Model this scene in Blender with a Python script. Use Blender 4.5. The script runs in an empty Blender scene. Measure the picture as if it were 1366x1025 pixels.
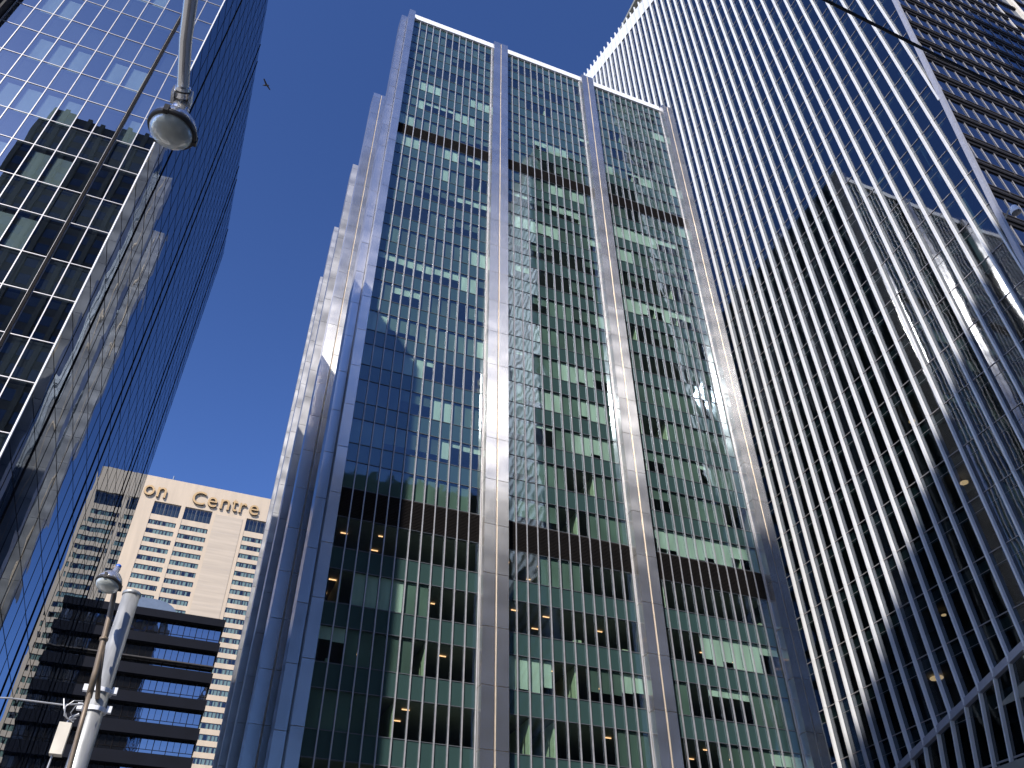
import bpy, bmesh, math, random
from mathutils import Matrix, Vector
random.seed(7)
S = bpy.context.scene
COL = S.collection
R = math.radians

# ------------------------------------------------------------------ helpers
class MB:
    """collects simple shapes and links them as one mesh object"""
    def __init__(s): s.v = []; s.f = []
    def quad(s, a, b, c, d):
        n = len(s.v); s.v += [tuple(a), tuple(b), tuple(c), tuple(d)]; s.f.append((n, n+1, n+2, n+3))
    def hexa(s, p):
        n = len(s.v); s.v += [tuple(q) for q in p]
        s.f += [tuple(n+i for i in q) for q in ((0,3,2,1),(4,5,6,7),(0,1,5,4),(1,2,6,5),(2,3,7,6),(3,0,4,7))]
    def box(s, x0, x1, y0, y1, z0, z1):
        s.hexa([(x0,y0,z0),(x1,y0,z0),(x1,y1,z0),(x0,y1,z0),(x0,y0,z1),(x1,y0,z1),(x1,y1,z1),(x0,y1,z1)])
    def prism(s, pts, z0, z1):
        n = len(s.v); k = len(pts)
        s.v += [(x, y, z0) for x, y in pts] + [(x, y, z1) for x, y in pts]
        s.f += [tuple(n+k-1-i for i in range(k)), tuple(n+k+i for i in range(k))]
        for i in range(k):
            j = (i+1) % k; s.f.append((n+i, n+j, n+k+j, n+k+i))
    def tube(s, pts, rad, seg=12, cap=True):
        pts = [Vector(p) for p in pts]
        if not hasattr(rad, '__len__'): rad = [rad]*len(pts)
        n = len(s.v); prev = None
        for i, p in enumerate(pts):
            d = (pts[min(i+1, len(pts)-1)] - pts[max(i-1, 0)]).normalized()
            if prev is None:
                u = d.cross(Vector((0,0,1)));  u = u if u.length > 1e-3 else Vector((1,0,0)); u.normalize()
            else:
                u = (prev - d*prev.dot(d)).normalized()
            prev = u; w = d.cross(u)
            for k in range(seg):
                a = 2*math.pi*k/seg; s.v.append(tuple(p + (u*math.cos(a)+w*math.sin(a))*rad[i]))
        for i in range(len(pts)-1):
            for k in range(seg):
                a = n+i*seg+k; b = n+i*seg+(k+1) % seg; s.f.append((a, b, b+seg, a+seg))
        if cap:
            s.f.append(tuple(n+k for k in reversed(range(seg)))); m = n+(len(pts)-1)*seg; s.f.append(tuple(m+k for k in range(seg)))
    def lathe(s, c, prof, seg=40, tilt=None):
        n = len(s.v); M = tilt or Matrix.Identity(3)
        for r, z in prof:
            for k in range(seg):
                a = 2*math.pi*k/seg; s.v.append(tuple(Vector(c) + M @ Vector((r*math.cos(a), r*math.sin(a), z))))
        for i in range(len(prof)-1):
            for k in range(seg):
                a = n+i*seg+k; b = n+i*seg+(k+1) % seg; s.f.append((a, b, b+seg, a+seg))
    def build(s, name, m, parent=None, smooth=False):
        me = bpy.data.meshes.new(name); me.from_pydata(s.v, [], s.f); me.update()
        if smooth:
            for p in me.polygons: p.use_smooth = True
        me.materials.append(m)
        o = bpy.data.objects.new(name, me); COL.objects.link(o)
        if parent: 
            o.parent = parent; o.matrix_parent_inverse = Matrix.Translation(-parent.location)
        return o

def empty(name, loc, label, cat, group=None):
    o = bpy.data.objects.new(name, None); COL.objects.link(o); o.location = loc; o.empty_display_size = .5
    tag(o, label, cat, group); return o
def tag(o, label=None, cat=None, group=None, kind=None):
    if label: o['label'] = label
    if cat: o['category'] = cat
    if group: o['group'] = group
    if kind: o['kind'] = kind
    return o

# ------------------------------------------------------------------ materials
def nodes(name):
    m = bpy.data.materials.new(name); m.use_nodes = True; nt = m.node_tree; nt.nodes.clear()
    out = nt.nodes.new('ShaderNodeOutputMaterial'); return m, nt, out
def N(nt, t, **kw):
    n = nt.nodes.new(t)
    for k, v in kw.items():
        if k in n.inputs: n.inputs[k].default_value = v
        else: setattr(n, k, v)
    return n
def L(nt, a, b): nt.links.new(a, b)
def coord(nt, scale):
    tc = N(nt, 'ShaderNodeTexCoord'); mp = N(nt, 'ShaderNodeMapping'); mp.inputs['Scale'].default_value = scale
    L(nt, tc.outputs['Object'], mp.inputs['Vector']); return mp.outputs['Vector']
def c4(c): return (c[0], c[1], c[2], 1)
def mat(name, col, rough=.6, metal=0, var=.15, scale=(1,1,1), nscale=3., bump=0., bdist=.02, spec=.5, aniso=0, arot=0, det=5.0):
    m, nt, out = nodes(name)
    p = N(nt, 'ShaderNodeBsdfPrincipled'); p.inputs['Metallic'].default_value = metal
    p.inputs['Specular IOR Level'].default_value = spec
    v = coord(nt, scale); nz = N(nt, 'ShaderNodeTexNoise', Scale=nscale, Detail=det); L(nt, v, nz.inputs['Vector'])
    rp = N(nt, 'ShaderNodeMapRange'); rp.inputs['From Min'].default_value = .3; rp.inputs['From Max'].default_value = .7
    rp.inputs['To Min'].default_value = 1-var; rp.inputs['To Max'].default_value = 1+var; L(nt, nz.outputs['Fac'], rp.inputs['Value'])
    mx = N(nt, 'ShaderNodeVectorMath', operation='SCALE'); mx.inputs[0].default_value = col; L(nt, rp.outputs['Result'], mx.inputs['Scale'])
    L(nt, mx.outputs['Vector'], p.inputs['Base Color'])
    rr = N(nt, 'ShaderNodeMapRange'); rr.inputs['To Min'].default_value = max(0, rough*.8); rr.inputs['To Max'].default_value = min(1, rough*1.2)
    L(nt, nz.outputs['Fac'], rr.inputs['Value']); L(nt, rr.outputs['Result'], p.inputs['Roughness'])
    if bump:
        b = N(nt, 'ShaderNodeBump', Strength=bump, Distance=bdist); L(nt, nz.outputs['Fac'], b.inputs['Height']); L(nt, b.outputs['Normal'], p.inputs['Normal'])
    if aniso:
        p.inputs['Anisotropic'].default_value = aniso; p.inputs['Anisotropic Rotation'].default_value = arot
        t = N(nt, 'ShaderNodeTangent'); t.direction_type = 'RADIAL'; t.axis = 'Z'; L(nt, t.outputs['Tangent'], p.inputs['Tangent'])
    L(nt, p.outputs['BSDF'], out.inputs['Surface']); return m
def glass(name, tint, refl, ior=1.55, base=.08, wave=(.35,.35,.35), amp=.0006, rough=0., boost=1., solid=None, wave2=None):
    """a pane: fresnel mirror over a tinted clear (or solid dark) body, surface slightly wavy"""
    m, nt, out = nodes(name)
    g = N(nt, 'ShaderNodeBsdfGlossy', Roughness=rough); g.inputs['Color'].default_value = c4(refl)
    if solid: d = N(nt, 'ShaderNodeBsdfDiffuse'); d.inputs['Color'].default_value = c4(solid)
    else: d = N(nt, 'ShaderNodeBsdfTransparent'); d.inputs['Color'].default_value = c4(tint)
    fr = N(nt, 'ShaderNodeFresnel', IOR=ior); ge = N(nt, 'ShaderNodeNewGeometry')
    im = N(nt, 'ShaderNodeMath', operation='MULTIPLY_ADD'); im.inputs[1].default_value = 1/ior-ior; im.inputs[2].default_value = ior
    L(nt, ge.outputs['Backfacing'], im.inputs[0]); L(nt, im.outputs[0], fr.inputs['IOR'])
    mr = N(nt, 'ShaderNodeMapRange'); mr.inputs['To Min'].default_value = base; mr.inputs['To Max'].default_value = boost
    L(nt, fr.outputs['Fac'], mr.inputs['Value'])
    v = coord(nt, wave); nz = N(nt, 'ShaderNodeTexNoise', Scale=1., Detail=1.5); L(nt, v, nz.inputs['Vector'])
    b = N(nt, 'ShaderNodeBump', Strength=1., Distance=amp*10); L(nt, nz.outputs['Fac'], b.inputs['Height'])
    L(nt, b.outputs['Normal'], g.inputs['Normal'])
    mx = N(nt, 'ShaderNodeMixShader'); L(nt, mr.outputs['Result'], mx.inputs['Fac']); L(nt, d.outputs[0], mx.inputs[1]); L(nt, g.outputs[0], mx.inputs[2])
    L(nt, mx.outputs[0], out.inputs['Surface']); return m
def emit(name, col, st):
    m, nt, out = nodes(name); e = N(nt, 'ShaderNodeEmission', Strength=st); e.inputs['Color'].default_value = c4(col)
    L(nt, e.outputs[0], out.inputs['Surface']); return m

M = {}
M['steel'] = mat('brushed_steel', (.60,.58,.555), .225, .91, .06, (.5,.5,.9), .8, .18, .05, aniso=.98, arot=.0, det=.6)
M['steel2'] = mat('dimmed_steel', (.36,.35,.34), .36, .9, .12, (.5,.5,.9), .8, .18, .05, aniso=.5, arot=.0, det=.6)  # darker copy of the steel: weaker sun glare on far side piers, put into colour
M['groove'] = mat('groove_metal', (.50,.42,.33), .5, .6, .1)
M['coping'] = mat('white_coping', (.78,.78,.80), .55, 0, .05)
M['mull'] = mat('aluminium_mullion', (.40,.39,.40), .5, .5, .08)
M['mulld'] = mat('dark_mullion', (.10,.11,.12), .5, .4, .08)
M['louvre'] = mat('dark_louvre', (.020,.017,.016), .8, 0, .2, (8,8,30), 2, .6, spec=.08)
M['gl_c'] = glass('green_office_glass', (.66,.79,.73), (.72,.86,.96), 1.55, .09, (.45,.45,.5), .0011, rough=.03)
M['gl_sp'] = glass('spandrel_glass', (0,0,0), (.72,.86,.96), 1.55, .07, (.45,.45,.5), .0011, solid=(.033,.064,.060), rough=.03)
M['blind'] = mat('window_blind', (.56,.60,.53), .8, 0, .22, (1.1,1,.2), 1.3)
M['shade'] = mat('mesh_shade', (.085,.11,.098), .9, 0, .40, (.42,1,.26), 1.0, det=1.)
M['shade2'] = mat('mesh_shade_pale', (.14,.18,.155), .9, 0, .25, (.5,1,.3), 1.0, det=1.)
M['room'] = mat('room_wall', (.10,.10,.085), .9, 0, .3, nscale=.4)
M['ceil'] = mat('room_ceiling', (.22,.22,.19), .9, 0, .1)
M['part'] = mat('room_partition', (.50,.55,.38), .8, 0, .1)
M['lampw'] = emit('warm_ceiling_light', (1,.50,.25), 2.2)
M['side'] = glass('side_mirror_glass', (0,0,0), (.72,.80,.90), 1.6, .10, (.30,.30,.30), .0009, solid=(.012,.018,.03), boost=.95)
M['core'] = mat('tower_core', (.04,.045,.05), .8)
M['ey_gl'] = glass('navy_glass', (.16,.24,.26), (.80,.86,.95), 1.55, .13, (.5,.3,.3), .0009, rough=.03)
M['ey_fin'] = mat('white_fin', (.70,.70,.70), .5, 0., .05, (.3,.3,.3), 2.)
M['ey_tr'] = mat('grey_transom', (.32,.30,.30), .5, .3, .08)
M['ey_edge'] = mat('grey_edge', (.42,.42,.46), .5, .3, .06)
M['lt_gl'] = glass('blue_mirror_glass', (.50,.57,.60), (1.,1.,1.), 1.7, .32, (.22,.22,.22), .0007, boost=1.)
M['lt_gl2'] = mat('slat_backing', (.03,.04,.06), .5)  # dark wall colour showing between the pale slats
M['lt_mull'] = mat('pale_mullion', (.38,.37,.39), .45, .4, .08)
M['black'] = mat('black_joint', (.010,.009,.010), .7, spec=.05)
M['beige'] = mat('beige_concrete', (.50,.395,.28), .85, 0, .09, (.5,.5,.06), 1., .15)
M['beige2'] = mat('beige_panel', (.455,.37,.275), .85, 0, .10, (.1,.3,1.6), .8)
M['h_gl'] = glass('hotel_glass', (.5,.58,.55), (.7,.75,.85), 1.45, .05, (.6,.6,.6), .001)
M['curtain'] = mat('curtain', (.58,.62,.55), .9, 0, .15, (6,6,.3), 2)
M['h_dark'] = mat('dark_frame', (.04,.042,.05), .6)
M['letter'] = mat('gold_letter', (.42,.27,.12), .55, .2, .15)
M['letterd'] = mat('letter_side', (.055,.04,.03), .6)
M['db'] = mat('dark_cladding', (.008,.009,.014), .7, 0, .15, nscale=.6, spec=.08)
M['db_gl'] = glass('dark_building_glass', (.1,.1,.1), (.80,.86,.95), 1.7, .22, (.4,.4,.4), .0015, solid=(.008,.008,.009))
M['vault'] = mat('vault_panel', (.10,.14,.21), .5, .1, .08)
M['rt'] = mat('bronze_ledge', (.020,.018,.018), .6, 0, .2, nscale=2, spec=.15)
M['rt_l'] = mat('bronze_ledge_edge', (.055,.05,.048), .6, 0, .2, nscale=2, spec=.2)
M['rt_gl'] = glass('bronze_tower_glass', (.1,.1,.1), (.60,.68,.82), 1.6, .14, (.4,.4,.4), .0015, solid=(.012,.016,.028))
M['cream'] = mat('cream_column', (.68,.62,.52), .7)
M['galv'] = mat('galvanised_pole', (.38,.38,.37), .42, .45, .22, (4,4,.8), 3., bump=.08)
M['chrome'] = mat('polished_reflector', (.74,.72,.70), .24, .85, .05)
M['arm'] = mat('bronze_arm', (.20,.15,.105), .5, .3, .15, nscale=8)
M['lens'] = mat('lamp_lens', (.62,.64,.58), .22, 0, .12, nscale=14, bump=.6, bdist=.01)
_p = [n for n in M['lens'].node_tree.nodes if n.type == 'BSDF_PRINCIPLED'][0]; _p.inputs['Transmission Weight'].default_value = .4; _p.inputs['IOR'].default_value = 1.3
M['socket'] = mat('lamp_socket', (.55,.54,.5), .4)
M['rim'] = mat('lamp_rim', (.06,.055,.05), .4, .5)
M['bluecap'] = mat('blue_photocell', (.03,.12,.55), .3)
M['boxm'] = mat('cream_box', (.66,.60,.50), .6)
M['wire'] = mat('black_cable', (.012,.012,.012), .6)
M['wireg'] = mat('grey_wire', (.35,.35,.36), .5, .4)
M['bird'] = mat('bird_feathers', (.02,.018,.018), .8)
M['asph'] = mat('asphalt', (.05,.05,.052), .9, 0, .2, nscale=2, bump=.2)
M['walk'] = mat('concrete_walk', (.30,.29,.27), .9, 0, .1, nscale=1)
M['bt'] = mat('behind_tower_stone', (.035,.034,.038), .6, 0, .2)
M['bt2'] = mat('behind_tower_pilaster', (.075,.075,.065), .6, 0, .2)
M['pale'] = mat('pale_rib', (.62,.68,.76), .5, .1)

# ------------------------------------------------------------------ street level (setting)
g = MB(); g.quad((-3000,-3000,-.15),(3000,-3000,-.15),(3000,3000,-.15),(-3000,3000,-.15)); tag(g.build('ground', M['walk']), kind='structure')
g = MB(); g.quad((-4.6,-500,-.146),(3.2,-500,-.146),(3.2,700,-.146),(-4.6,700,-.146)); tag(g.build('road', M['asph']), kind='structure')
g = MB(); g.box(-7.2,-4.6,-10,232,-.14,0); g.box(3.2,6.2,-10,232,-.14,0); tag(g.build('pavement', M['walk']), kind='structure')

# ------------------------------------------------------------------ centre tower
FZ = []                                       # (window sill, window head)
for k in range(7, -1, -1): FZ.append((30.05-3.95*k, 32.38-3.95*k))
NL = len(FZ)
for k in range(12): FZ.append((34.82+3.921*k, min(37.08+3.921*k, 80.0)))
for k in range(6): FZ.append((81.88+3.95*k, 84.0+3.95*k))
BANDS = [(32.42, 34.78), (80.04, 81.84)]
PIT = .87
SEGX = [7.0, 19.43, 31.70]
ZB, ZT = 2.2, 105.3
T = empty('glass_office_tower', (25, 50, 0), 'green glass office tower with steel piers and a white roof edge, at the centre', 'office tower')
GY = 50.0
# front spandrels, louvre bands, windows
win = []; sp_all = []
def pane(mb, x0, x1, z0, z1, y, ax='y', t=.0022):
    a, b, c, d = (random.uniform(-t, t)*2 for _ in range(4))
    if ax == 'y': mb.quad((x0,y+a,z0),(x1,y+b,z0),(x1,y+c,z1),(x0,y+a+c-b,z1))
    else: mb.quad((y+a,x1,z0),(y+b,x0,z0),(y+c,x0,z1),(y+a+c-b,x1,z1))
for si, sx in enumerate(SEGX):
    x1 = sx+12*PIT
    for fi, (zs, zh) in enumerate(FZ):
        # spandrel below this window's sill
        lo = FZ[fi-1][1] if fi else zs-1.6
        if fi == NL: lo = None
        if lo is not None and zs-lo > .3:
            lo2 = BANDS[1][1] if (fi == NL+12) else lo
            if zs-lo2 > .3:
                mb = MB()
                for k in range(12): pane(mb, sx+k*PIT+.02, sx+(k+1)*PIT-.02, lo2+.05, zs-.05, GY)
                mb.build('spandrel_panel', M['gl_sp'], T)
        for k in range(12): win.append((si, fi, sx+k*PIT, zs, zh))
    # top spandrel
    mb = MB()
    for k in range(12): pane(mb, sx+k*PIT+.02, sx+(k+1)*PIT-.02, FZ[-1][1]+.05, ZT, GY)
    mb.build('spandrel_panel', M['gl_sp'], T)
    for b0, b1 in BANDS:
        mb = MB(); mb.box(sx, x1, GY-.03, GY+.1, b0, b1)
        for k in range(int((b1-b0)/.12)): mb.box(sx, x1, GY-.09, GY-.032, b0+.04+k*.12, b0+.08+k*.12)
        mb.build('louvre_band', M['louvre'], T)
    # dark transom lines
    mb = MB()
    for zs, zh in FZ:
        mb.box(sx, x1, GY-.04, GY+.04, zs-.05, zs); mb.box(sx, x1, GY-.04, GY+.04, zh, zh+.05)
    mb.build('transom', M['mulld'], T)
    for k in range(13):
        mb = MB(); x = sx+k*PIT
        mb.box(x-.04, x+.04, GY-.14, GY-.045, ZB, ZT+.1)
        mb.build('mullion', M['mull'], T)
win_order = sorted(win, key=lambda w: (w[3], w[0]))
vis = [w for w in win_order if w[3] > 17.5]
first = set(id(w) for w in vis[:100])
rest = MB()
for w in win:
    si, fi, x, zs, zh = w
    if id(w) in first:
        mb = MB(); pane(mb, x+.02, x+PIT-.02, zs, zh, GY); mb.build('window', M['gl_c'], T)
    else: pane(rest, x+.02, x+PIT-.02, zs, zh, GY)
tag(rest.build('window_panes', M['gl_c'], T), kind='stuff')
# roof coping
mb = MB(); mb.box(6.95, 42.2, 49.75, 51.5, ZT+.1, 106.4); mb.box(6.95,7.6,51.5,98.5,ZT+.1,106.4); mb.box(41.5,42.2,51.5,98.5,ZT+.1,106.4); mb.box(7.6,41.5,51.5,98.5,ZT-.2,ZT+.2)
mb.build('roof_coping', M['coping'], T)
# interior: floor plates, core wall
mb = MB(); mb.box(7.3, 42, 57.5, 97.8, 0, ZT); mb.build('core', M['room'], T)
mb = MB()
for zs, zh in FZ: mb.box(7.2, 42.1, 50.25, 57.45, zh+.04, zs+3.85 if zh < 105 else zh+.5)
mb.build('floor_plates', M['ceil'], T)
# blinds, partitions, lights
blinds = []; shades = []; lights = MB(); parts_ = MB()
for si, sx in enumerate(SEGX):
    for fi, (zs, zh) in enumerate(FZ):
        if zs < 14: continue
        dens = random.choice([.05,.15,.3,.45,.6,.85]) if fi > NL else random.choice([.15,.35,.5,.7])
        k = 0; empty_fl = random.random() < .15
        while k < 12:
            n = random.choice([1,2,2,3,3,4])
            n = min(n, 12-k)
            r_ = random.random()
            if r_ > .45 and not (fi < NL and random.random() < .7): shades.append((sx+k*PIT, sx+(k+n)*PIT, zh-(zh-zs)*random.choice([1,1,1,1,.7,.45]), zh, zs))
            elif not empty_fl and r_ < dens*.62:
                drop = 1. if random.random() < .66 else random.uniform(.15,.6)
                blinds.append((sx+k*PIT, sx+(k+n)*PIT, zh-(zh-zs)*drop, zh, zs))
            k += n
        for _ in range(random.choice([0,1,1,2])):
            k = random.randint(1, 11); x = sx+k*PIT
            parts_.hexa([(x+.05,50.35,zs-.1),(x+.15,50.35,zs-.1),(x+.15,54.5,zs-.1),(x+.05,54.5,zs-.1),(x+.05,50.35,zh+.02),(x+.15,50.35,zh+.02),(x+.15,54.5,zh+.02),(x+.05,54.5,zh+.02)])
        for _ in range(random.choice([0,1,2,3])):
            x = sx+random.uniform(.3, 9.9); w_ = random.uniform(.15,.6); parts_.box(x, x+w_, 50.5, 50.9, zs-.05, zs+random.uniform(.12,.5))
        if (fi < NL and random.random() < .85) or random.random() < .16:
            for q in random.sample(range(4), random.choice([1,2,2,3]) if fi < NL else 1):
                x = sx+.7+q*2.5+random.uniform(-.5,.5)
                for yy in ((51.5, 53.6) if random.random() < .4 else (random.uniform(51.3,53.5),)):
                    lights.box(x, x+random.choice([.3,.5,.5]), yy, yy+.07, zh-.05, zh+.0)
blinds.sort(key=lambda b: b[4])
rest = MB()
for i, (x0, x1, z0, z1, _) in enumerate(blinds):
    def fill(mb):
        n = max(1, round((x1-x0)/PIT))
        for q in range(n):
            a = x0+q*PIT+.03
            mb.box(a, a+PIT-.06, 50.16, 50.17, z0+random.choice([0,0,0,.03,.08,.22])*(z1-z0), z1)
    if i < 90:
        mb = MB(); fill(mb); mb.build('blind', M['blind'], T)
    else: fill(rest)
tag(rest.build('blinds', M['blind'], T), kind='stuff')
shades.sort(key=lambda b: b[4]); rest = MB()
for i, (x0, x1, z0, z1, _) in enumerate(shades):
    mb = MB() if i < 90 else rest
    for q in range(max(1, round((x1-x0)/PIT))): mb.box(x0+q*PIT+.03, x0+(q+1)*PIT-.03, 50.14, 50.15, z0, z1)
    if i < 90: mb.build('mesh_shade', random.choice([M['shade'], M['shade2']]), T)
tag(rest.build('mesh_shades', M['shade'], T), kind='stuff')
tag(parts_.build('office_interior', M['part'], T), kind='stuff'); tag(lights.build('ceiling_lights', M['lampw'], T), kind='stuff')

# steel piers
def pier(x0, x1, y0, y1, ztop, groove=True, m='steel'):
    mb = MB(); z = ZB
    j = 0
    while z < ztop-.1:
        h = min(3.93, ztop-z); a = [random.uniform(-.012,.012) for _ in range(4)]
        xm = (x0+x1)/2
        xs = [(x0, xm-.07), (xm+.07, x1)] if groove else [(x0, x1)]
        for (p, q) in xs:
            a = [random.uniform(-.009,.009) for _ in range(6)]
            mb.hexa([(p+a[4],y0+a[0],z+.02),(q,y0+a[1],z+.02),(q,y1,z+.02),(p+a[4],y1,z+.02),(p+a[5],y0+a[2],z+h-.02),(q,y0+a[3],z+h-.02),(q,y1,z+h-.02),(p+a[5],y1,z+h-.02)])
        z += h
    o = mb.build('pier', M[m], T)
    gm = MB(); gm.box(x0+.06, x1-.06, y0+.10, y1-.06, ZB, ztop-.02); gm.build('pier_groove', M['groove'], o)
    return o
PT = 105.9
pier(17.50, 19.38, 49.08, 50.6, PT); pier(29.93, 31.64, 49.08, 50.6, PT); pier(42.2, 43.75, 49.08, 50.9, PT)
pier(6.18, 6.94, 49.08, 50.6, PT, False); pier(5.42, 6.14, 50.15, 51.9, PT, False)
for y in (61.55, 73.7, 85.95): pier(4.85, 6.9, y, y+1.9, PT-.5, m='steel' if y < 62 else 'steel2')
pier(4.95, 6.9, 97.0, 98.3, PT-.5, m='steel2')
for y in (61.55, 73.7, 85.95): pier(43.2, 44.7, y, y+1.9, PT-.5)
pier(43.2, 44.7, 97.0, 98.3, PT-.5)
# side faces
for sgn, xg in ((-1, 6.75), (1, 43.3)):
    for y0, y1 in ((50.6,61.55),(63.45,73.7),(75.6,85.95),(87.85,97.0)):
        mb = MB()
        if sgn < 0 and y0 < 52: y0 = 51.9
        n = max(1, round((y1-y0)/1.7)); d = (y1-y0)/n
        for i in range(n):
            z = ZB
            while z < ZT-1:
                pane(mb, y0+i*d+.02, y0+(i+1)*d-.02, z+.02, z+1.93, xg, 'x', .001); z += 1.96
        mb.build('side_glazing', M['side'], T)
        mb = MB()
        for i in range(n+1): mb.box(xg-.05 if sgn<0 else xg, xg if sgn<0 else xg+.05, y0+i*d-.03, y0+i*d+.03, ZB, ZT)
        mb.build('side_mullion', M['mulld'], T)
mb = MB(); mb.box(6.85, 43.2, 57.6, 98.0, 0, ZT-.3); mb.build('side_wall', M['core'], T)
mb = MB(); mb.box(6.85,7.2,50.3,57.5,0,ZT-.3); mb.box(42.2,43.2,50.95,57.5,0,ZT-.3); mb.box(6.9,42.2,50.0,57.5,0,2.2)
mb.build('corner_wall', M['core'], T)

# ------------------------------------------------------------------ finned tower on the right
F = empty('finned_office_tower', (63, 60, 0), 'tall dark glass tower with close white vertical fins filling the right of the photo', 'office tower')
XF = 57.5
def edgeY(z):   # south edge of the leaning facet
    P = [(0,31.5),(27,29.6),(55.0,27.1),(61.3,26.78),(70.9,26.1),(98.3,23.94),(200,16.0)]
    for (a, ya), (b, yb) in zip(P, P[1:]):
        if z <= b: return ya+(yb-ya)*(z-a)/(b-a)
    return P[-1][1]
def foldZ(y): return 25.98-.292*(y-46.1)
def topZ(y): return 177.5+.52*(y-62.6)
def edgeZ(y):   # height at which the edge passes this y (fins end there)
    for zz in range(0, 2000):
        z = zz*.1
        if edgeY(z) <= y: return z
    return 200
fins = []
y = 46.32+1.715*30-.45
k = 0
ys = [46.07+1.715*i for i in range(-17, 28)]
TZ = [25.5+4.73*n for n in range(-5, 36)]
for y in ys:
    z0 = max(foldZ(y) if y > 30 else 0, edgeZ(y) if y < 31.5 else 0)
    z1 = topZ(y)+6
    mb = MB(); zc = z0
    while zc < z1-.1:
        nx = min(z1, TZ[0]+9.46*(math.floor((zc-TZ[0]+.05)/9.46)+1)); jx = random.uniform(-.003,.003); jy = random.uniform(-.003,.003)
        mb.box(XF-.36+jx, XF-.03, y-.06+jy, y+.06+jy, zc, nx-.03); mb.box(XF-.40+jx, XF-.362+jx, y-.085+jy, y+.085+jy, zc, nx-.03); zc = nx
    mb.build('fin', M['ey_fin'], F)
    if y > 33:      # lower leaning facet
        zf = foldZ(y); mb = MB()
        dx, dy = .16*zf, .36*zf
        a = XF-.4; b = XF-.03
        mb.hexa([(a+dx,y-.06+dy,0),(b+dx,y-.06+dy,0),(b+dx,y+.06+dy,0),(a+dx,y+.06+dy,0),(a,y-.06,zf),(b,y-.06,zf),(b,y+.06,zf),(a,y+.06,zf)])
        mb.build('lower_fin', M['ey_fin'], F)
cnt = 0; rest = MB(); panes = []
for zi in range(len(TZ)-1):
    for yi in range(len(ys)-1):
        y0, y1, z0, z1 = ys[yi], ys[yi+1], TZ[zi], TZ[zi+1]
        if z0 > topZ(y0) or z1 < foldZ(y0)-5 and y0 > 33: continue
        panes.append((y0, y1, z0, z1))
lowrow = []
for (y0, y1, z0, z1) in panes:
    a, b = z0, z1
    if y0 > 30 and z0 < foldZ(y0): a = min(z1, foldZ(y0))
    b = min(b, topZ(y0))
    if b-a < .05: continue
    # clip by the south edge
    e0, e1 = edgeY(a), edgeY(b)
    pa, pb = max(y0, e0), max(y0, e1)
    if pa >= y1 and pb >= y1: continue
    pa = min(pa, y1); pb = min(pb, y1)
    lowrow.append((pa, pb, y1, a, b))
lowrow.sort(key=lambda p: (p[2] > 66, abs(p[2]-30)+abs(p[3]-40)*.5))
for i, (pa, pb, y1, a, b) in enumerate(lowrow):
    t = [random.uniform(-.004,.004) for _ in range(3)]
    q = [(XF+t[0], y1, a), (XF+t[1], pa, a), (XF+t[2], pb, b), (XF+t[0]+t[2]-t[1], y1, b)]
    if i < 95: mb = MB(); mb.quad(*q); mb.build('window', M['ey_gl'], F)
    else: rest.quad(*q)
tag(rest.build('window_panes', M['ey_gl'], F), kind='stuff')
for z in TZ:
    if z < 20: continue
    ye = max(edgeY(z), 16)
    yN = 94
    if z < 30: ylow = 46.1-(z-25.98)/.292; ye = max(ye, ylow)
    if z > 165: ye = max(ye, (z-177.5)/.52+62.6)
    if ye > 90: continue
    mb = MB(); mb.box(XF-.06, XF-.012, ye, yN, z-.035, z+.035); mb.box(XF-.03, XF-.012, ye, yN, z-1.15, z-1.125); mb.build('transom', M['ey_tr'], F)
# floors and blinds behind the glass
mb = MB()
for z in TZ:
    if z < 18: continue
    mb.prism([(XF+.3, edgeY(z)+1.), (XF+4, edgeY(z)+5.), (XF+4, 97), (XF+.3, 97)], z-1.15, z-.15)
mb.build('floor_plates', M['ceil'], F)
mb = MB(); mb.prism([(XF+4.05, 31.), (69, 42.), (69, 98), (XF+4.05, 98)], 0, 176); mb.build('core', M['room'], F)
mb = MB(); lt = MB()
for _ in range(46):
    yi = random.randrange(4, len(ys)-6); zi = random.randrange(5, 28); y0 = ys[yi]; z = TZ[zi]
    if random.random() < .5: mb.box(XF+.25, XF+.27, y0+.1, y0+random.choice([.5,1.6]), z+.1, z+random.uniform(.6,3.2))
    else: mb.box(XF+.25, XF+.8, y0+.3, y0+.36, z+.1, z+3.3)
for (y0, y1, z0, z1) in ((29.3,29.75,70.6,75.),(29.2,29.9,72.6,77.),(28.6,29.5,61.5,66.6),(29.3,30.2,57.3,62.2),(27.0,27.6,84.6,89.5),(27.3,27.9,86.,88.5)): mb.box(XF+.25, XF+.29, y0, y1, z0, z1)
tag(mb.build('blinds', M['blind'], F), kind='stuff')
for (y0, z, r) in ((51.2,25.6,.55),(41.5,39.3,.35),(40,32,.4),(48.3,30.0,.2),(34,60,.4),(44,48,.3),(37.5,56,.3)):
    lt.lathe((XF+1.6, y0, z+3.3), [(.01,-.04),(r,-.04),(r,.04)], 20)
lt.build('round_ceiling_lights', M['lampw'], F)
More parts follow.
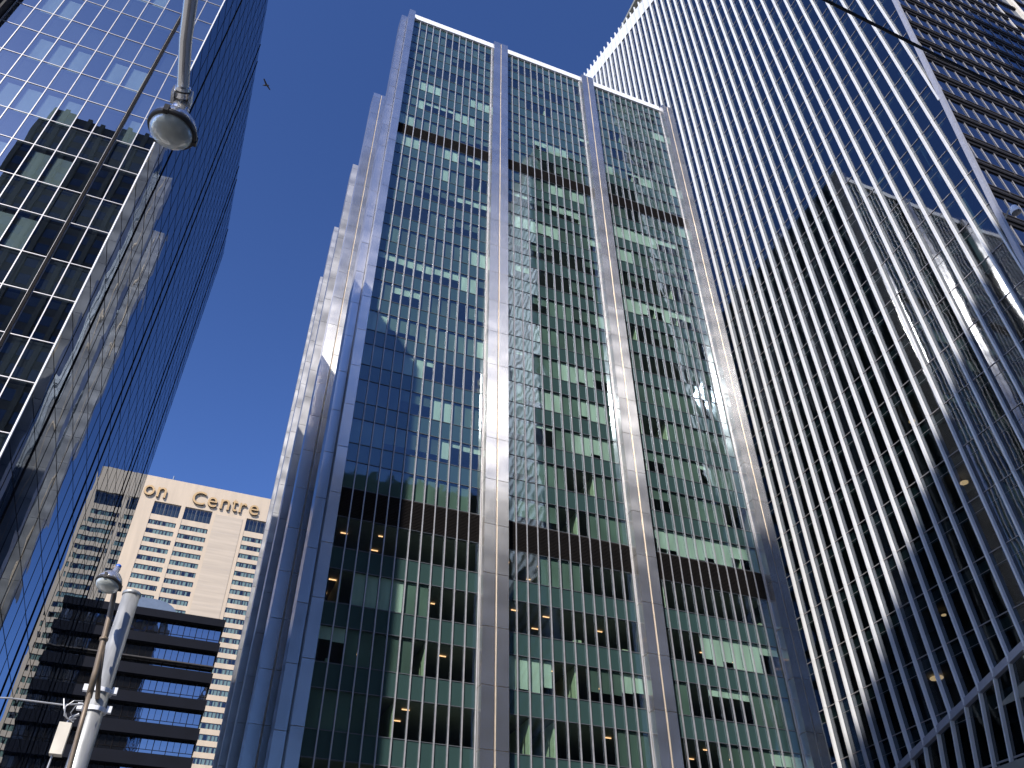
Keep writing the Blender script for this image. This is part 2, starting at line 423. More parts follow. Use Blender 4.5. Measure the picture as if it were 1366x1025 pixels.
# edge cap along the facet's south side, fold beam, flank walls
mb = MB(); zz = [0,27,55.0,61.3,70.9,98.3,190]
for a, b in zip(zz, zz[1:]):
    ya, yb = edgeY(a), edgeY(b)
    mb.hexa([(XF-.32,ya-.42,a),(XF+.1,ya-.42,a),(XF+.1,ya,a),(XF-.32,ya,a),(XF-.32,yb-.42,b),(XF+.1,yb-.42,b),(XF+.1,yb,b),(XF-.32,yb,b)])
mb.build('corner_edge', M['ey_edge'], F)
mb = MB()
mb.hexa([(XF-.36,33,foldZ(33)-.35),(XF+.1,33,foldZ(33)-.35),(XF+.1,96,foldZ(96)-.35),(XF-.36,96,foldZ(96)-.35),(XF-.36,33,foldZ(33)+.2),(XF+.1,33,foldZ(33)+.2),(XF+.1,96,foldZ(96)+.2),(XF-.36,96,foldZ(96)+.2)])
mb.build('fold_beam', M['ey_edge'], F)
mb = MB()   # lower facet glass
for y0, y1 in zip(ys[10:], ys[11:]):
    f0, f1 = foldZ(y0), foldZ(y1)
    mb.quad((XF+.16*f1, y1+.36*f1, 0), (XF+.16*f0, y0+.36*f0, 0), (XF, y0, f0), (XF, y1, f1))
mb.build('lower_glazing', M['ey_gl'], F)
mb = MB()   # transoms of the lower facet
for z in (21, 16.3, 11.5, 6.8):
    o_ = 0
    ya = 46.1-(z-25.98)/.292 if z > 10 else 60
    for i in range(14, len(ys)-1):
        y0, y1 = ys[i], ys[i+1]; f0 = foldZ(y0)
        if f0 <= z: continue
        d0 = f0-z; f1 = foldZ(y1); d1 = f1-z
        if d1 < 0: continue
        p = (XF+.16*d0, y0+.36*d0); q = (XF+.16*d1, y1+.36*d1)
        mb.hexa([(p[0]-.1,p[1],z-.06),(p[0],p[1],z-.06),(q[0],q[1],z-.06),(q[0]-.1,q[1],z-.06),(p[0]-.1,p[1],z+.06),(p[0],p[1],z+.06),(q[0],q[1],z+.06),(q[0]-.1,q[1],z+.06)])
mb.build('lower_transoms', M['ey_tr'], F)
mb = MB()   # south-east flank, seen edge on
for a, b in zip(zz, zz[1:]):
    ya, yb = edgeY(a), edgeY(b)
    mb.quad((XF+.1, ya, a), (69, max(ya+9, 33), a), (69, max(yb+9, 33), b), (XF+.1, yb, b))
mb.build('flank_glazing', M['side'], F)
# parapet band behind the fin tips
mb = MB()
for y0, y1 in zip(ys, ys[1:]):
    if y0 < 44: continue
    mb.quad((XF-.02, y1, topZ(y1)), (XF-.02, y0, topZ(y0)), (XF-.02, y0, topZ(y0)+5), (XF-.02, y1, topZ(y1)+5))
mb.build('parapet_panel', M['ey_fin'], F)

# floodlight bracket on the corner edge
fl = empty('wall_floodlight', (57.1, 26.6, 59), 'small pale floodlight on a bracket at the bare corner edge of the finned tower', 'floodlight')
mb = MB(); mb.tube([(57.15,26.2,60.2),(56.9,25.5,60.4),(56.8,24.9,60.3)], .07, 8); mb.build('bracket', M['galv'], fl)
mb = MB(); mb.lathe((56.8,25.0,59.7), [(.05,.5),(.3,.45),(.42,.0),(.40,-.3)], 16); mb.build('lamp_body', M['coping'], fl, True)

# ------------------------------------------------------------------ left tower
XL, YL0, YL1, ZL = -7.2, 26.1, 66.7, 72.6
G = empty('blue_mirror_tower', (-12, 40, 0), 'blue mirror glass tower with pale grid front at the left edge', 'office tower')
xl = [XL+.03-.848*k for k in range(11)]
zrow = []
for n in range(-5, 13):
    z = 20.5+4.06*n; zrow += [(z, z+1.88, 's'), (z+1.88, z+4.06, 'w')]
zrow = [r for r in zrow if r[0] > 0 and r[1] < ZL+.5]
first = [r for r in zrow if r[1] > 18]
cells = []
for r in zrow:
    for k in range(10): cells.append((xl[k+1], xl[k], r))
cells.sort(key=lambda c: abs(c[2][0]-26)+abs(c[0]+9)*.3)
rest = MB(); restS = MB()
for i, (a, b, r) in enumerate(cells):
    if r[2] == 'w':
        if i < 190: mb = MB(); pane(mb, a+.02, b-.02, r[0], r[1], YL0, t=.0015); mb.build('window', M['lt_gl'], G)
        else: pane(rest, a+.02, b-.02, r[0], r[1], YL0, t=.0015)
    else: pane(restS, a+.02, b-.02, r[0], r[1], YL0, t=.0015)
tag(rest.build('window_panes', M['lt_gl'], G), kind='stuff')
tag(restS.build('spandrel_panes', M['lt_gl'], G), kind='stuff')
mb = MB()
for (z0, z1, t) in zrow:
    if t == 's': mb.box(xl[10], xl[0]-.05, YL0+.12, YL0+.3, z0, z1)
mb.build('spandrel_backing', M['core'], G)
for k, x in enumerate(xl):
    if k == 2:
        mb = MB(); mb.box(x-.06+.1, x+.06+.1, YL0-.075, YL0+.05, 0, ZL); mb.build('open_joint', M['black'], G)
        mb = MB(); mb.box(x+.015, x+.038, YL0-.03, YL0+.05, 0, ZL); mb.box(x+.162, x+.185, YL0-.03, YL0+.05, 0, ZL); mb.build('mullion', M['lt_mull'], G)
    else:
        mb = MB(); mb.box(x-.019, x+.019, YL0-.03, YL0-.006, 0, ZL); mb.build('mullion', M['lt_mull'], G)
for (z0, z1, t) in zrow:
    mb = MB(); mb.box(xl[10], xl[0], YL0-.025, YL0-.006, z0-.016, z0+.016); mb.build('transom', M['lt_mull'], G)
mb = MB()   # rooms
for n in range(-3, 13): z = 20.5+4.06*n; mb.box(xl[10]+.1, XL-.2, YL0+.35, YL0+6, z+.1, z+1.7)
mb.build('floor_plates', M['ceil'], G)
mb = MB(); mb.box(xl[10], XL-.1, YL0+6.05, YL1-.1, 0, ZL-.5); mb.build('core', M['room'], G)
mb = MB()
for (k0, k1, n) in ((3,6,2),(5,7,1),(3,5,1),(1,2,4),(6,9,3),(2,4,5),(5,8,5),(8,9,4),(3,6,7),(7,9,6),(4,8,4),(3,5,3)):
    z = 20.5+4.06*(n-1)+1.88
    for k in range(k0, k1): mb.box(xl[k+1]+.12, xl[k]-.06, YL0+.16, YL0+.17, z+.12, z+1.95)
mb.build('blinds', M['blind'], G)
# east side: mirror glazing with thin black joints
mb = MB(); n = 24; d = (YL1-YL0)/n
for i in range(n):
    for j in range(int(ZL/2.03)):
        t = [random.uniform(-.0016,.0016) for _ in range(3)]
        y0 = YL0+i*d; y1 = y0+d; z0 = 1.9+j*2.03; z1 = z0+2.03
        if z1 > ZL: z1 = ZL
        mb.quad((XL+t[0],y0+.01,z0+.01),(XL+t[1],y1-.01,z0+.01),(XL+t[2],y1-.01,z1-.01),(XL+t[0]+t[2]-t[1],y0+.01,z1-.01))
mb.build('side_glazing', M['side'], G)
for i in range(0, n+1):
    w = .05 if i in (2,9,10,17,18,22) else .012
    mb = MB(); mb.box(XL+.003, XL+.012 if w < .03 else XL+.035, YL0+i*d-w, YL0+i*d+w, 1.9, ZL); mb.build('side_joint', M['black'], G)
mb = MB()
for j in range(int(ZL/2.03)): mb.box(XL+.003, XL+.010, YL0, YL1, 1.89+j*2.03, 1.91+j*2.03)
mb.build('side_transoms', M['black'], G)
mb = MB(); mb.box(XL-.02, XL+.035, YL0-.06, YL0-.0, 0, ZL); mb.build('corner_trim', M['coping'], G)
mb = MB(); mb.box(xl[10], XL-.08, YL0+.3, YL1, ZL-.4, ZL); mb.box(xl[10]-.1, XL-.05, YL1+.01, YL1+.1, 0, ZL); mb.box(XL-.09,XL-.03,YL0+.2,YL1,0,ZL-.4); mb.build('roof', M['core'], G)

# dark neighbour at the very left
D = empty('dark_corner_building', (-24, 30, 0), 'nearly black building corner in the top left corner of the photo', 'building')
mb = MB(); mb.box(-34, -15.72, 25.6, 60, 0, 76); mb.build('wall', M['rt'], D)
mb = MB(); mb.box(-34, -15.9, 25.5, 25.59, 2, 75)
mb.build('glazing', M['rt_gl'], D)

# ------------------------------------------------------------------ hotel
YH = 236.; K = 1.18
def hz(z): return (z-1.6)*K+1.6
H = empty('hotel_tower', (0, YH, 0), 'beige concrete hotel slab with curtained windows and gold sign letters along its top', 'hotel')
bays = [(-17.9,-11.35),(-10.35,-3.6),(5.1,11.75),(12.8,19.45),(-40.5,-33.9),(-32.9,-26.2)]
XH0, XH1 = -42.5*K, 20.7*K
rows = [(115.05,118.5)] + [(112.15-2.475*k, 113.45-2.475*k) for k in range(26)]
mb = MB()
bx = sorted(bays)
# piers between bays, full height
xs = [XH0/K] + [v for b in bx for v in b] + [XH1/K]
for a, b in zip(xs[0::2], xs[1::2]): mb.box(a*K, b*K, YH, YH+18, 0, hz(118.7))
mb.box(XH0, XH1, YH, YH+18, hz(118.7), hz(125.8))
mb.build('wall', M['beige'], H)
mb = MB()
for a, b in bx:
    zt = rows[0][0]
    for (z0, z1) in rows[1:]:
        mb.box(a*K, b*K, YH+.12, YH+18, hz(z1), hz(zt)); zt = z0
    mb.box(a*K, b*K, YH+.12, YH+18, hz(46), hz(zt))
    mb.box(a*K, b*K, YH+.12, YH+18, 0, hz(42))
mb.build('spandrel_bands', M['beige'], H)
mb = MB(); mb.box(-2.75*K, 4.2*K, YH-.12, YH-.004, 0, hz(118.1)); 
for zz_ in range(24): pass
mb.build('blank_panel', M['beige2'], H)
mb = MB()
for k in range(24): mb.box(-2.75*K, 4.2*K, YH-.135, YH-.121, hz(118-4.95*k)-.05, hz(118-4.95*k))
mb.build('panel_joints', M['groove'], H)
for (a, b) in bx:
    for ri, (z0, z1) in enumerate(rows):
        if ri > 24: continue
        if a < -30: 
            continue
        mb = MB(); mb.box(a*K, b*K, YH+1.2, YH+1.3, hz(z0), hz(z1)); w = mb.build('window', M['h_dark'], H)
        mb = MB(); n = 8 if ri else 7; dd = (b-a)*K/n
        for i in range(n): pane(mb, a*K+i*dd+.06, a*K+(i+1)*dd-.06, hz(z0)+.05, hz(z1)-.05, YH+.25, t=.002)
        mb.build('pane', M['h_gl'], w)
        mb = MB()
        for i in range(n+1): mb.box(a*K+i*dd-.06, a*K+i*dd+.06, YH+.20, YH+.30, hz(z0), hz(z1))
        mb.box(a*K+(n//2)*dd-.16, a*K+(n//2)*dd+.16, YH+.18, YH+.29, hz(z0), hz(z1))
        mb.box(a*K, b*K, YH+.20, YH+.30, hz(z1)-.08, hz(z1))
        mb.build('frame', M['h_dark'], w)
        if ri:
            mb = MB()
            for i in range(n):
                if random.random() < .86: mb.box(a*K+i*dd+random.choice([.1,.1,.5]), a*K+(i+1)*dd-random.choice([.1,.1,.3]), YH+.36, YH+.40, hz(z0), hz(z1))
            mb.build('curtain', M['curtain'], w)
mb = MB()
for a, b in bx: mb.box(a*K, b*K, YH+.3, YH+.6, hz(42), hz(46))
mb.build('louvre', M['groove'], H)
mb = MB(); mb.tube([(-15.4*K,YH+4,hz(125.5)),(-15.5*K,YH+4,hz(129.0))], .22, 8); mb.build('roof_mast', M['vault'], H)
for ch, x0, x1, lo in (('o',-25.0,-22.0,0),('n',-21.2,-18.6,0),('C',-11.0,-7.2,1),('e',-6.4,-3.7,0),('n',-2.6,.1,0),('t',.8,2.4,1),('r',3.1,5.2,0),('e',6.1,8.9,0)):
    cu = bpy.data.curves.new('txt', 'FONT'); cu.body = ch; cu.size = 1; cu.extrude = .06; cu.offset = .0
    to = bpy.data.objects.new('txt', cu); COL.objects.link(to); bpy.context.view_layer.update()
    me = bpy.data.meshes.new_from_object(to.evaluated_get(bpy.context.evaluated_depsgraph_get())); bpy.data.objects.remove(to)
    vx = [v.co.x for v in me.vertices]; vy = [v.co.y for v in me.vertices]
    hgt = 4.6 if ch == 'C' else (4.3 if ch == 't' else 3.45)
    for v in me.vertices:
        x = x0+(v.co.x-min(vx))/(max(vx)-min(vx))*(x1-x0); z = 140.95+(v.co.y-min(vy))/(max(vy)-min(vy))*hgt
        y = YH-.75+(.06-v.co.z)/.12*.6
        v.co = (x, y, z)
    me.materials.append(M['letter']); me.materials.append(M['letterd'])
    for p in me.polygons: p.material_index = 0 if abs(p.normal.y) > .9 or p.center.y < YH-.74 else 1
    o = bpy.data.objects.new('sign_letter', me); COL.objects.link(o); o.parent = H; o.matrix_parent_inverse = Matrix.Translation(-H.location)

# ------------------------------------------------------------------ dark banded building
YD = 118.7; KD = .791
def dz(z): return (z-1.6)*KD+1.6
B = empty('dark_banded_building', (-15, YD, 0), 'low black office block with horizontal bands of blue windows in front of the beige hotel', 'office block')
XD1, XD0 = 3.45, -34.
bands = [(66.4,67.75),(61.85,63.4),(56.3,58.0),(51.7,53.4),(46.9,48.8)]
z = 42.35
while z > 4: bands.append((z, z+1.85)); z -= 4.6
lastz = None
for i, (z0, z1) in enumerate(bands):
    mb = MB(); mb.box(XD0, XD1, YD-.9, YD+16, dz(z0), dz(z1)); mb.build('band', M['db'], B)
    if i+1 < len(bands):
        zt, zb = dz(z0), dz(bands[i+1][1])
        n = 23
        for k in range(n):
            xb = XD1-.25-k*1.62; xa = xb-1.62
            for_ = MB(); pane(for_, xa+.05, xb-.05, zb, zt, YD, t=.004); w = for_.build('window', M['db_gl'], B)
            f = MB(); f.box(xb-.05, xb+.05, YD-.08, YD+.02, zb, zt); f.box(xa+.05, xb-.05, YD-.05, YD+.02, zb+.62, zb+.68); f.box((xa+xb)/2-.03, (xa+xb)/2+.03, YD-.05, YD+.02, zb+.68, zt); f.build('frame', M['black'], w)
mb = MB(); mb.box(XD0, XD1-.3, YD+.1, YD+15, 0, dz(67)); mb.build('core', M['core'], B)
mb = MB(); mb.box(XD0, XD1-.1, YD-1.0, YD-.2, dz(59.0), dz(59.2)); mb.build('ledge', M['rt_l'], B)
mb = MB(); mb.box(XD1-.3,XD1-.2,YD,YD+15,0,dz(67)); mb.build('side_glazing', M['db_gl'], B)
mb = MB(); pts = [(-8.9,dz(67.75)),(-8.9,dz(70.3))]
for k in range(9):
    a = math.pi/2*(1-k/8); pts.append((-6.6+3.4*math.cos(a), dz(67.75)+ (dz(70.3)-dz(67.75))*math.sin(a)))
n = len(mb.v); kk = len(pts)
mb.v += [(x, YD+.4, z) for x, z in pts]+[(x, YD+9, z) for x, z in pts]
mb.f += [tuple(range(kk)), tuple(range(2*kk-1, kk-1, -1))]+[(i, (i+1) % kk, kk+(i+1) % kk, kk+i) for i in range(kk)]
mb.build('roof_vault', M['vault'], B)

# ------------------------------------------------------------------ bronze tower behind the finned one
YR = 34.; KR = YR/27
Rt = empty('bronze_ledged_tower', (95, YR, 0), 'dark bronze tower with stacked horizontal ledges and blue glass, top right corner', 'office tower')
XR0, XR1 = 70, 117.2
def rz(z): return (z-1.6)*KR+1.6
zl = 67.18
zs_ = []
while zl > 1: zl -= 4.7
zl += 4.7
while zl < 150: zs_.append(zl); zl += 4.7
mbg = MB()
for z in zs_:
    a = rz(z); 
    mb = MB(); mb.box(XR0, XR1, YR-.16, YR-.02, a-1.9, a-1.3); mb.box(XR0, XR1, YR-.34, YR-.02, a-1.28, a-.72); mb.box(XR0, XR1, YR-.22, YR-.02, a-.70, a)
    o = mb.build('ledge', M['rt'], Rt)
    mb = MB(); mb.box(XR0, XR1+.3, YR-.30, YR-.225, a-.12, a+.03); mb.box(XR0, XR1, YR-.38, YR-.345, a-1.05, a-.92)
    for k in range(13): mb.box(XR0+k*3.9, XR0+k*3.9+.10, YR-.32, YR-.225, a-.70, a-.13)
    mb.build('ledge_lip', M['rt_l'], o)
n = int((XR1-XR0)/2.15)
for i in range(n+1):
    x = XR1-i*2.15; mb = MB(); mb.box(x-.035, x+.035, YR-.12, YR-.02, 0, rz(150)); mb.build('mullion', M['ey_tr'], Rt)
mb = MB()
for i in range(n):
    for z in zs_: pane(mb, XR1-(i+1)*2.15+.06, XR1-i*2.15-.06, rz(z), rz(z+4.7)-1.75, YR, t=.006)
mb.build('window_panes', M['rt_gl'], Rt)['kind'] = 'stuff'
mb = MB(); mb.box(XR0, XR1-.2, YR+.12, YR+3, 0, rz(150)); mb.box(76, XR1-.3, YR+3, YR+26, 0, rz(149)); mb.build('core', M['core'], Rt)

Cm = empty('cream_framed_tower', (130, 36, 0), 'cream columned tower with blue glass at the extreme top right corner', 'office tower')
yc = 35.5
for k in range(4):
    x = 119.2+k*9.4
    mb = MB(); mb.box(x+.6, x+2.0, yc-.6, yc+1, 0, 190); mb.build('column', M['cream'], Cm)
mb = MB(); mb.box(118.6, 150, yc, yc+20, 0, 188.5); mb.build('glazing', M['rt_gl'], Cm)
for k in range(30):
    mb = MB(); mb.box(118.6, 150, yc-.3, yc-.01, 6+k*6.3, 6.9+k*6.3); mb.build('beam', M['rt'], Cm)

# ------------------------------------------------------------------ towers behind the camera (they show in the glass and cast the shadow)
def slab(name, label, x0, x1, y0, y1, h, pil, wm, pm, gm, north=True, fl=4.2):
    e = empty(name, ((x0+x1)/2, (y0+y1)/2, 0), label, 'tower')
    mb = MB(); mb.box(x0, x1, y0, y1, 0, h); mb.build('wall', wm, e)
    mb = MB(); n = max(2, int((x1-x0)/pil)); d = (x1-x0)/n
    for i in range(n+1): mb.box(x0+i*d-.28*pil/2, x0+i*d+.28*pil/2, y1+.01, y1+.5, 0, h+.4)
    mb.build('pilasters', pm, e)
    mb = MB(); z = fl
    while z < h-2:
        mb.box(x0+.2, x1-.2, y1+.012, y1+.05, z, z+fl*.55); z += fl
    mb.build('glazing', gm, e)
    return e
slab('dark_stone_tower', 'dark striped tower mirrored in the front of the blue glass tower at left', -55.4, -14, -110, -73.6, 164.5, 3.1, M['bt'], M['bt2'], M['rt_gl'])
slab('dark_stone_annex', 'lower dark step beside the striped tower mirrored in the left glass front', -62.4, -55.5, -110, -73.9, 138, 3.1, M['bt'], M['bt2'], M['rt_gl'])
slab('black_glass_tower', 'nearly black slab tower mirrored as a dark shape in the centre tower glass', 57.5, 100, -62, -25, 213, 2.4, M['bt'], M['bt'], M['core'])
slab('low_dark_block', 'low dark block mirrored in the lowest windows of the centre tower', 17, 49.0, -60, -26, 89, 3.2, M['bt'], M['bt'], M['core'])
slab('stone_corner_block', 'slim dark tower behind the viewer, mirrored low in the steel piers', 8.6, 16.6, -60, -26, 104, 3.0, M['bt'], M['bt'], M['core'])
e = empty('pale_slatted_tower', (56.8, -34, 0), 'sunlit pale slatted wall mirrored beside the steel pier in the middle bay', 'tower')
mb = MB(); mb.box(56.6, 57.45, -45, -25.3, 0, 205); mb.build('wall', M['lt_gl2'], e)
mb = MB(); z = 1.5
while z < 198: mb.hexa([(56.4,-45,z),(56.59,-45,z),(56.59,-25.3,z+5),(56.4,-25.3,z+5),(56.4,-45,z+1.7),(56.59,-45,z+1.7),(56.59,-25.3,z+6.7),(56.4,-25.3,z+6.7)]); z += 3.4
mb.build('slats', M['pale'], e)
mb = MB(); mb.box(56.1,57.5,-25.25,-24.95,0,206); mb.box(56.1,57.5,-45.3,-45.05,0,206); mb.build('corner_fin', M['pale'], e)

# ------------------------------------------------------------------ street lamps, wires
def lamp_head(parent, c, tilt, blue=False):
    tilt = tilt @ Matrix.Scale(.80, 3)
    """acorn reflector with a glass bowl, hung on the arm; c = rim centre"""
    mb = MB(); mb.lathe(c, [(.232,-.02),(.236,.0),(.225,.04),(.19,.11),(.135,.17),(.075,.205),(.06,.23),(.058,.32),(.045,.335),(.0,.336)], 44, tilt); mb.build('reflector_hood', M['chrome'], parent, True)
    mb = MB(); mb.lathe(c, [(.20,-.005),(.244,-.01),(.247,-.04),(.236,-.062),(.205,-.055)], 44, tilt); mb.build('lamp_rim', M['rim'], parent, True)
    mb = MB(); mb.lathe(c, [(.212,-.045),(.213,-.075),(.198,-.115),(.165,-.150),(.11,-.178),(.05,-.190),(.0,-.191)], 44, tilt); mb.build('glass_lens', M['lens'], parent, True)
    mb = MB(); mb.lathe(c, [(0,-.11),(.03,-.105),(.045,-.06),(.04,.0),(.05,.06),(.05,.18)], 20, tilt); mb.build('lamp_bulb', M['socket'], parent, True)
    V = tilt
    for a in (.3, 2.2, 4.4):
        mb = MB(); p = Vector(c)+V @ Vector((.236*math.cos(a), .236*math.sin(a), -.02)); mb.box(p.x-.02,p.x+.02,p.y-.02,p.y+.02,p.z-.04,p.z+.04)
        mb.build('latch', M['rim'], parent)
    if blue:
        mb = MB(); mb.lathe(c, [(.050,.337),(.050,.345),(.050,.378),(.042,.388),(0,.389)], 20, tilt); mb.build('photocell_cap', M['bluecap'], parent, True)
T1 = Matrix.Rotation(R(6), 3, 'X') @ Matrix.Rotation(R(4), 3, 'Y')
LP = empty('street_lamp', (-1.25, -1.6, 0), 'polished lamp head hanging from a steel arm before the blue mirror tower', 'street lamp', 'street lamps along the kerb')
c1 = (-1.165, 4.50, 7.66)
lamp_head(LP, c1, T1)
mb = MB(); mb.tube([(-1.185,4.50,7.93),(-1.19,4.46,8.02),(-1.20,4.36,8.06),(-1.22,3.94,8.07),(-1.22,3.5,8.12),(-1.22,2.2,8.16),(-1.24,.4,8.1),(-1.25,-1.5,7.6)], [.045,.05,.05,.052,.056,.06,.062,.065], 16); mb.build('arm', M['chrome'], LP, True)
mb = MB(); mb.tube([(-1.195,4.36,8.05),(-1.188,4.47,8.02)], .064, 16); mb.tube([(-1.18,4.50,7.88),(-1.188,4.485,8.0)], .06, 14)
for dx in (-.068,.068): mb.box(-1.19+dx-.012, -1.19+dx+.012, 4.38, 4.50, 7.97, 8.06)
mb.build('clamp', M['chrome'], LP)
mb = MB(); mb.tube([(-1.193,4.385,8.045),(-1.192,4.397,8.042)], .070, 16); mb.tube([(-1.189,4.445,8.03),(-1.188,4.457,8.027)], .070, 16); mb.build('clamp_bolts', M['rim'], LP)
mb = MB(); mb.tube([(-1.25,-1.6,0),(-1.25,-1.6,9.2)], [.16,.125], 24); mb.build('pole', M['galv'], LP, True)

LQ = empty('street_lamp', (-1.10, 13.5, 0), 'blue topped lamp head on a thick round grey pole, lower left', 'street lamp', 'street lamps along the kerb')
mb = MB(); mb.tube([(-1.10,13.5,0),(-1.10,13.5,7.79)], [.165,.128], 32); mb.build('pole', M['galv'], LQ, True)
mb = MB(); mb.lathe((-1.10,13.5,7.74), [(.128,0),(.142,.005),(.142,.05),(.12,.07),(0,.08)], 28); mb.build('pole_cap', M['galv'], LQ, True)
c2 = (-1.395, 12.75, 7.57)
lamp_head(LQ, c2, Matrix.Rotation(R(-6),3,'X') @ Matrix.Rotation(R(10),3,'Y'), True)
mb = MB(); mb.tube([(-1.193,13.1,5.98),(-1.208,13.05,6.353),(-1.24,13.05,6.797),(-1.265,13.05,7.15),(-1.30,13.04,7.5),(-1.35,13.0,7.75),(-1.385,12.88,7.85),(-1.39,12.8,7.83)], [.045,.045,.045,.042,.04,.038,.036,.036], 12); mb.tube([(-1.10,13.35,6.08),(-1.15,13.1,6.3),(-1.20,13.05,6.6),(-1.235,13.05,6.8)], .035, 10); mb.tube([(-1.241,13.05,6.80),(-1.243,13.05,6.84)], .062, 14); mb.build('arm', M['arm'], LQ, True)
mb = MB(); mb.tube([(-1.196,13.08,6.05),(-1.175,13.1,5.522),(-1.15,13.15,5.04),(-1.15,13.25,3.),(-1.15,13.28,.3)], .034, 10); mb.build('conduit', M['arm'], LQ, True)
for z in (6.22, 5.95):
    mb = MB(); mb.tube([(-1.10,13.5,z-.03),(-1.10,13.5,z+.03)], .165, 24)
    for sx in (-1, 1): mb.box(-1.10+sx*.195-.035, -1.10+sx*.195+.035, 13.36, 13.44, z-.045, z+.045)
    mb.build('clamp', M['coping'], LQ)
mb = MB()
for z in (4.6, 5.05, 2.5): mb.tube([(-1.10,13.5,z-.008),(-1.10,13.5,z+.008)], .152+.002*(5-z), 24)
mb.build('strap', M['rim'], LQ)
bx_ = empty('junction_box', (-1.40, 13.4, 5.27), 'cream rectangular junction box strapped to the left of the lower lamp pole', 'box')
mb = MB(); mb.box(-1.475,-1.315,13.30,13.45,5.27,5.69); mb.build('housing', M['boxm'], bx_)
mb = MB(); mb.tube([(-1.38,13.38,5.69),(-1.36,13.38,5.78),(-1.27,13.38,5.84)], .022, 8); mb.tube([(-1.43,13.38,5.27),(-1.435,13.38,5.1)], .014, 8); mb.build('conduit_stub', M['wireg'], bx_)

mb = MB(); mb.tube([(-1.27,13.36,5.98),(-1.5,13.35,5.93),(-2.2,13.4,5.95),(-3.2,13.5,5.9),(-7.15,14.2,5.95)], .012, 6)
tag(mb.build('span_wire', M['wireg']), 'thin grey wire running left from the lower lamp pole', 'wire')
mb = MB()
mb.tube([(-1.27,13.3,6.0),(-1.38,13.25,5.97),(-1.46,13.25,5.88),(-1.44,13.26,5.76),(-1.36,13.28,5.72),(-1.28,13.3,5.75)], .008, 6)
mb.tube([(-1.52,13.3,6.0),(-1.47,13.26,5.85),(-1.40,13.28,5.74),(-1.30,13.3,5.70)], .010, 6)
mb.tube([(-1.24,13.3,5.95),(-1.33,13.22,5.90),(-1.37,13.24,5.80),(-1.3,13.3,5.72)], .006, 6)
tag(mb.build('loose_cable', M['wireg']), 'tangled loops of cable beside the clamps of the lower lamp pole', 'cable')

# overhead cable: straight run sagging between supports
def sagged(a, b, sag, n=24):
    a, b = Vector(a), Vector(b); return [a.lerp(b, i/n)-Vector((0,0,sag*4*(i/n)*(1-i/n))) for i in range(n+1)]
mb = MB(); mb.tube([(-4,2,9.9),(0,2,9.32),(1.5,2,9.1),(2.6,2,8.94),(3.73,2,8.80),(4.3,2,8.725),(4.8,2,8.665),(5.3,2,8.615),(5.88,2,8.58),(7,2,8.55),(9,2,8.6),(14,2,9.0)], .014, 8)
tag(mb.build('overhead_cable', M['wire']), 'thick black overhead cable crossing the upper right corner', 'cable')

# bird
bm_ = empty('bird', (-10.8, 80, 127.6), 'small dark bird gliding in the blue sky left of the centre tower', 'bird')
mb = MB(); c = Vector((-10.8,80,127.7))
mb.tube([c+Vector((-.55,0,-.35)), c+Vector((-.25,0,-.15)), c+Vector((.1,0,.06)), c+Vector((.32,0,.2)), c+Vector((.42,0,.26))], [.03,.13,.16,.09,.02], 10); mb.build('body', M['bird'], bm_, True)
mb = MB(); mb.hexa([c+Vector(v) for v in ((-.1,-.05,.0),(.2,-.05,.15),(.75,.9,.45),(.55,.9,.4),(-.1,-.05,.05),(.2,-.05,.2),(.75,.9,.48),(.55,.9,.43))])
mb.hexa([c+Vector(v) for v in ((-.1,.05,.0),(.2,.05,.15),(-.5,-.9,.25),(-.65,-.9,.1),(-.1,.05,.05),(.2,.05,.2),(-.5,-.9,.28),(-.65,-.9,.13))]); mb.build('wings', M['bird'], bm_)

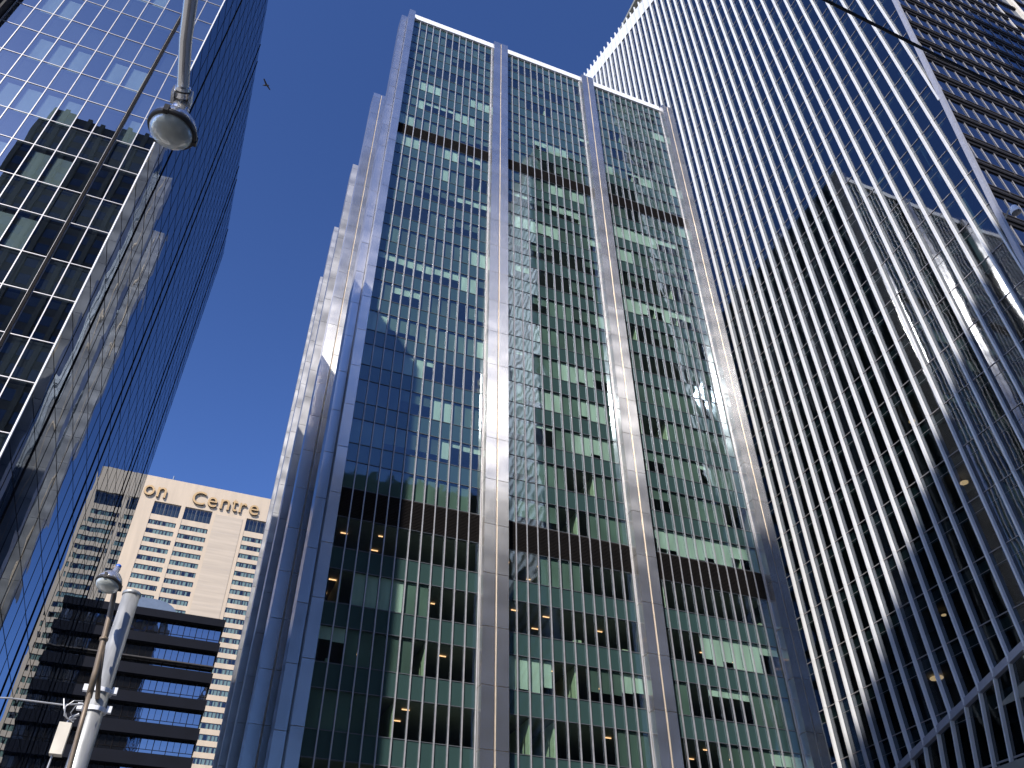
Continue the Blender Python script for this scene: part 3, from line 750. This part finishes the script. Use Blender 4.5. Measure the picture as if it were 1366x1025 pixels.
# ------------------------------------------------------------------ light, sky, camera
sd = Vector((-.79, -1., 1.03)).normalized()
sun = bpy.data.lights.new('sun', 'SUN'); sun.energy = 5.0; sun.angle = R(.53); sun.color = (1, .955, .90)
so = bpy.data.objects.new('sun', sun); COL.objects.link(so); so.rotation_euler = (-sd).to_track_quat('-Z', 'Y').to_euler()
w = bpy.data.worlds.new('World'); S.world = w; w.use_nodes = True; nt = w.node_tree; nt.nodes.clear()
sky = nt.nodes.new('ShaderNodeTexSky'); sky.sky_type = 'NISHITA'; sky.sun_disc = False
sky.sun_elevation = math.asin(sd.z); sky.sun_rotation = math.atan2(sd.x, sd.y)
sky.air_density = 1.0; sky.dust_density = .25; sky.ozone_density = 6.0; sky.altitude = 300
bg = nt.nodes.new('ShaderNodeBackground'); bg.inputs['Strength'].default_value = .10
ow = nt.nodes.new('ShaderNodeOutputWorld'); gm_ = nt.nodes.new('ShaderNodeGamma'); gm_.inputs['Gamma'].default_value = 1.4
tn = nt.nodes.new('ShaderNodeVectorMath'); tn.operation = 'MULTIPLY'; tn.inputs[1].default_value = (1.1, .97, 1.)
nt.links.new(sky.outputs[0], gm_.inputs[0]); nt.links.new(gm_.outputs[0], tn.inputs[0]); nt.links.new(tn.outputs[0], bg.inputs[0]); nt.links.new(bg.outputs[0], ow.inputs[0])

cam = bpy.data.cameras.new('camera'); cam.sensor_width = 36; cam.lens = 1109.79/1366*36; cam.clip_end = 5000; cam.clip_start = .05
co = bpy.data.objects.new('camera', cam); COL.objects.link(co)
Rw = Matrix(((.92940088,-.36904749,-.00423653),(-.23939406,-.6115417,.7541268),(-.28089942,-.69987192,-.65671517)))   # world -> camera
co.matrix_world = Matrix.Translation((0,0,1.6)) @ Rw.transposed().to_4x4()
S.camera = co
S.view_settings.view_transform = 'Standard'; S.view_settings.look = 'None'; S.view_settings.exposure = .25; S.view_settings.gamma = 1
cy = S.cycles; cy.max_bounces = 10; cy.glossy_bounces = 6; cy.diffuse_bounces = 2; cy.transparent_max_bounces = 16; cy.transmission_bounces = 4
cy.sample_clamp_indirect = 30; cy.caustics_reflective = True
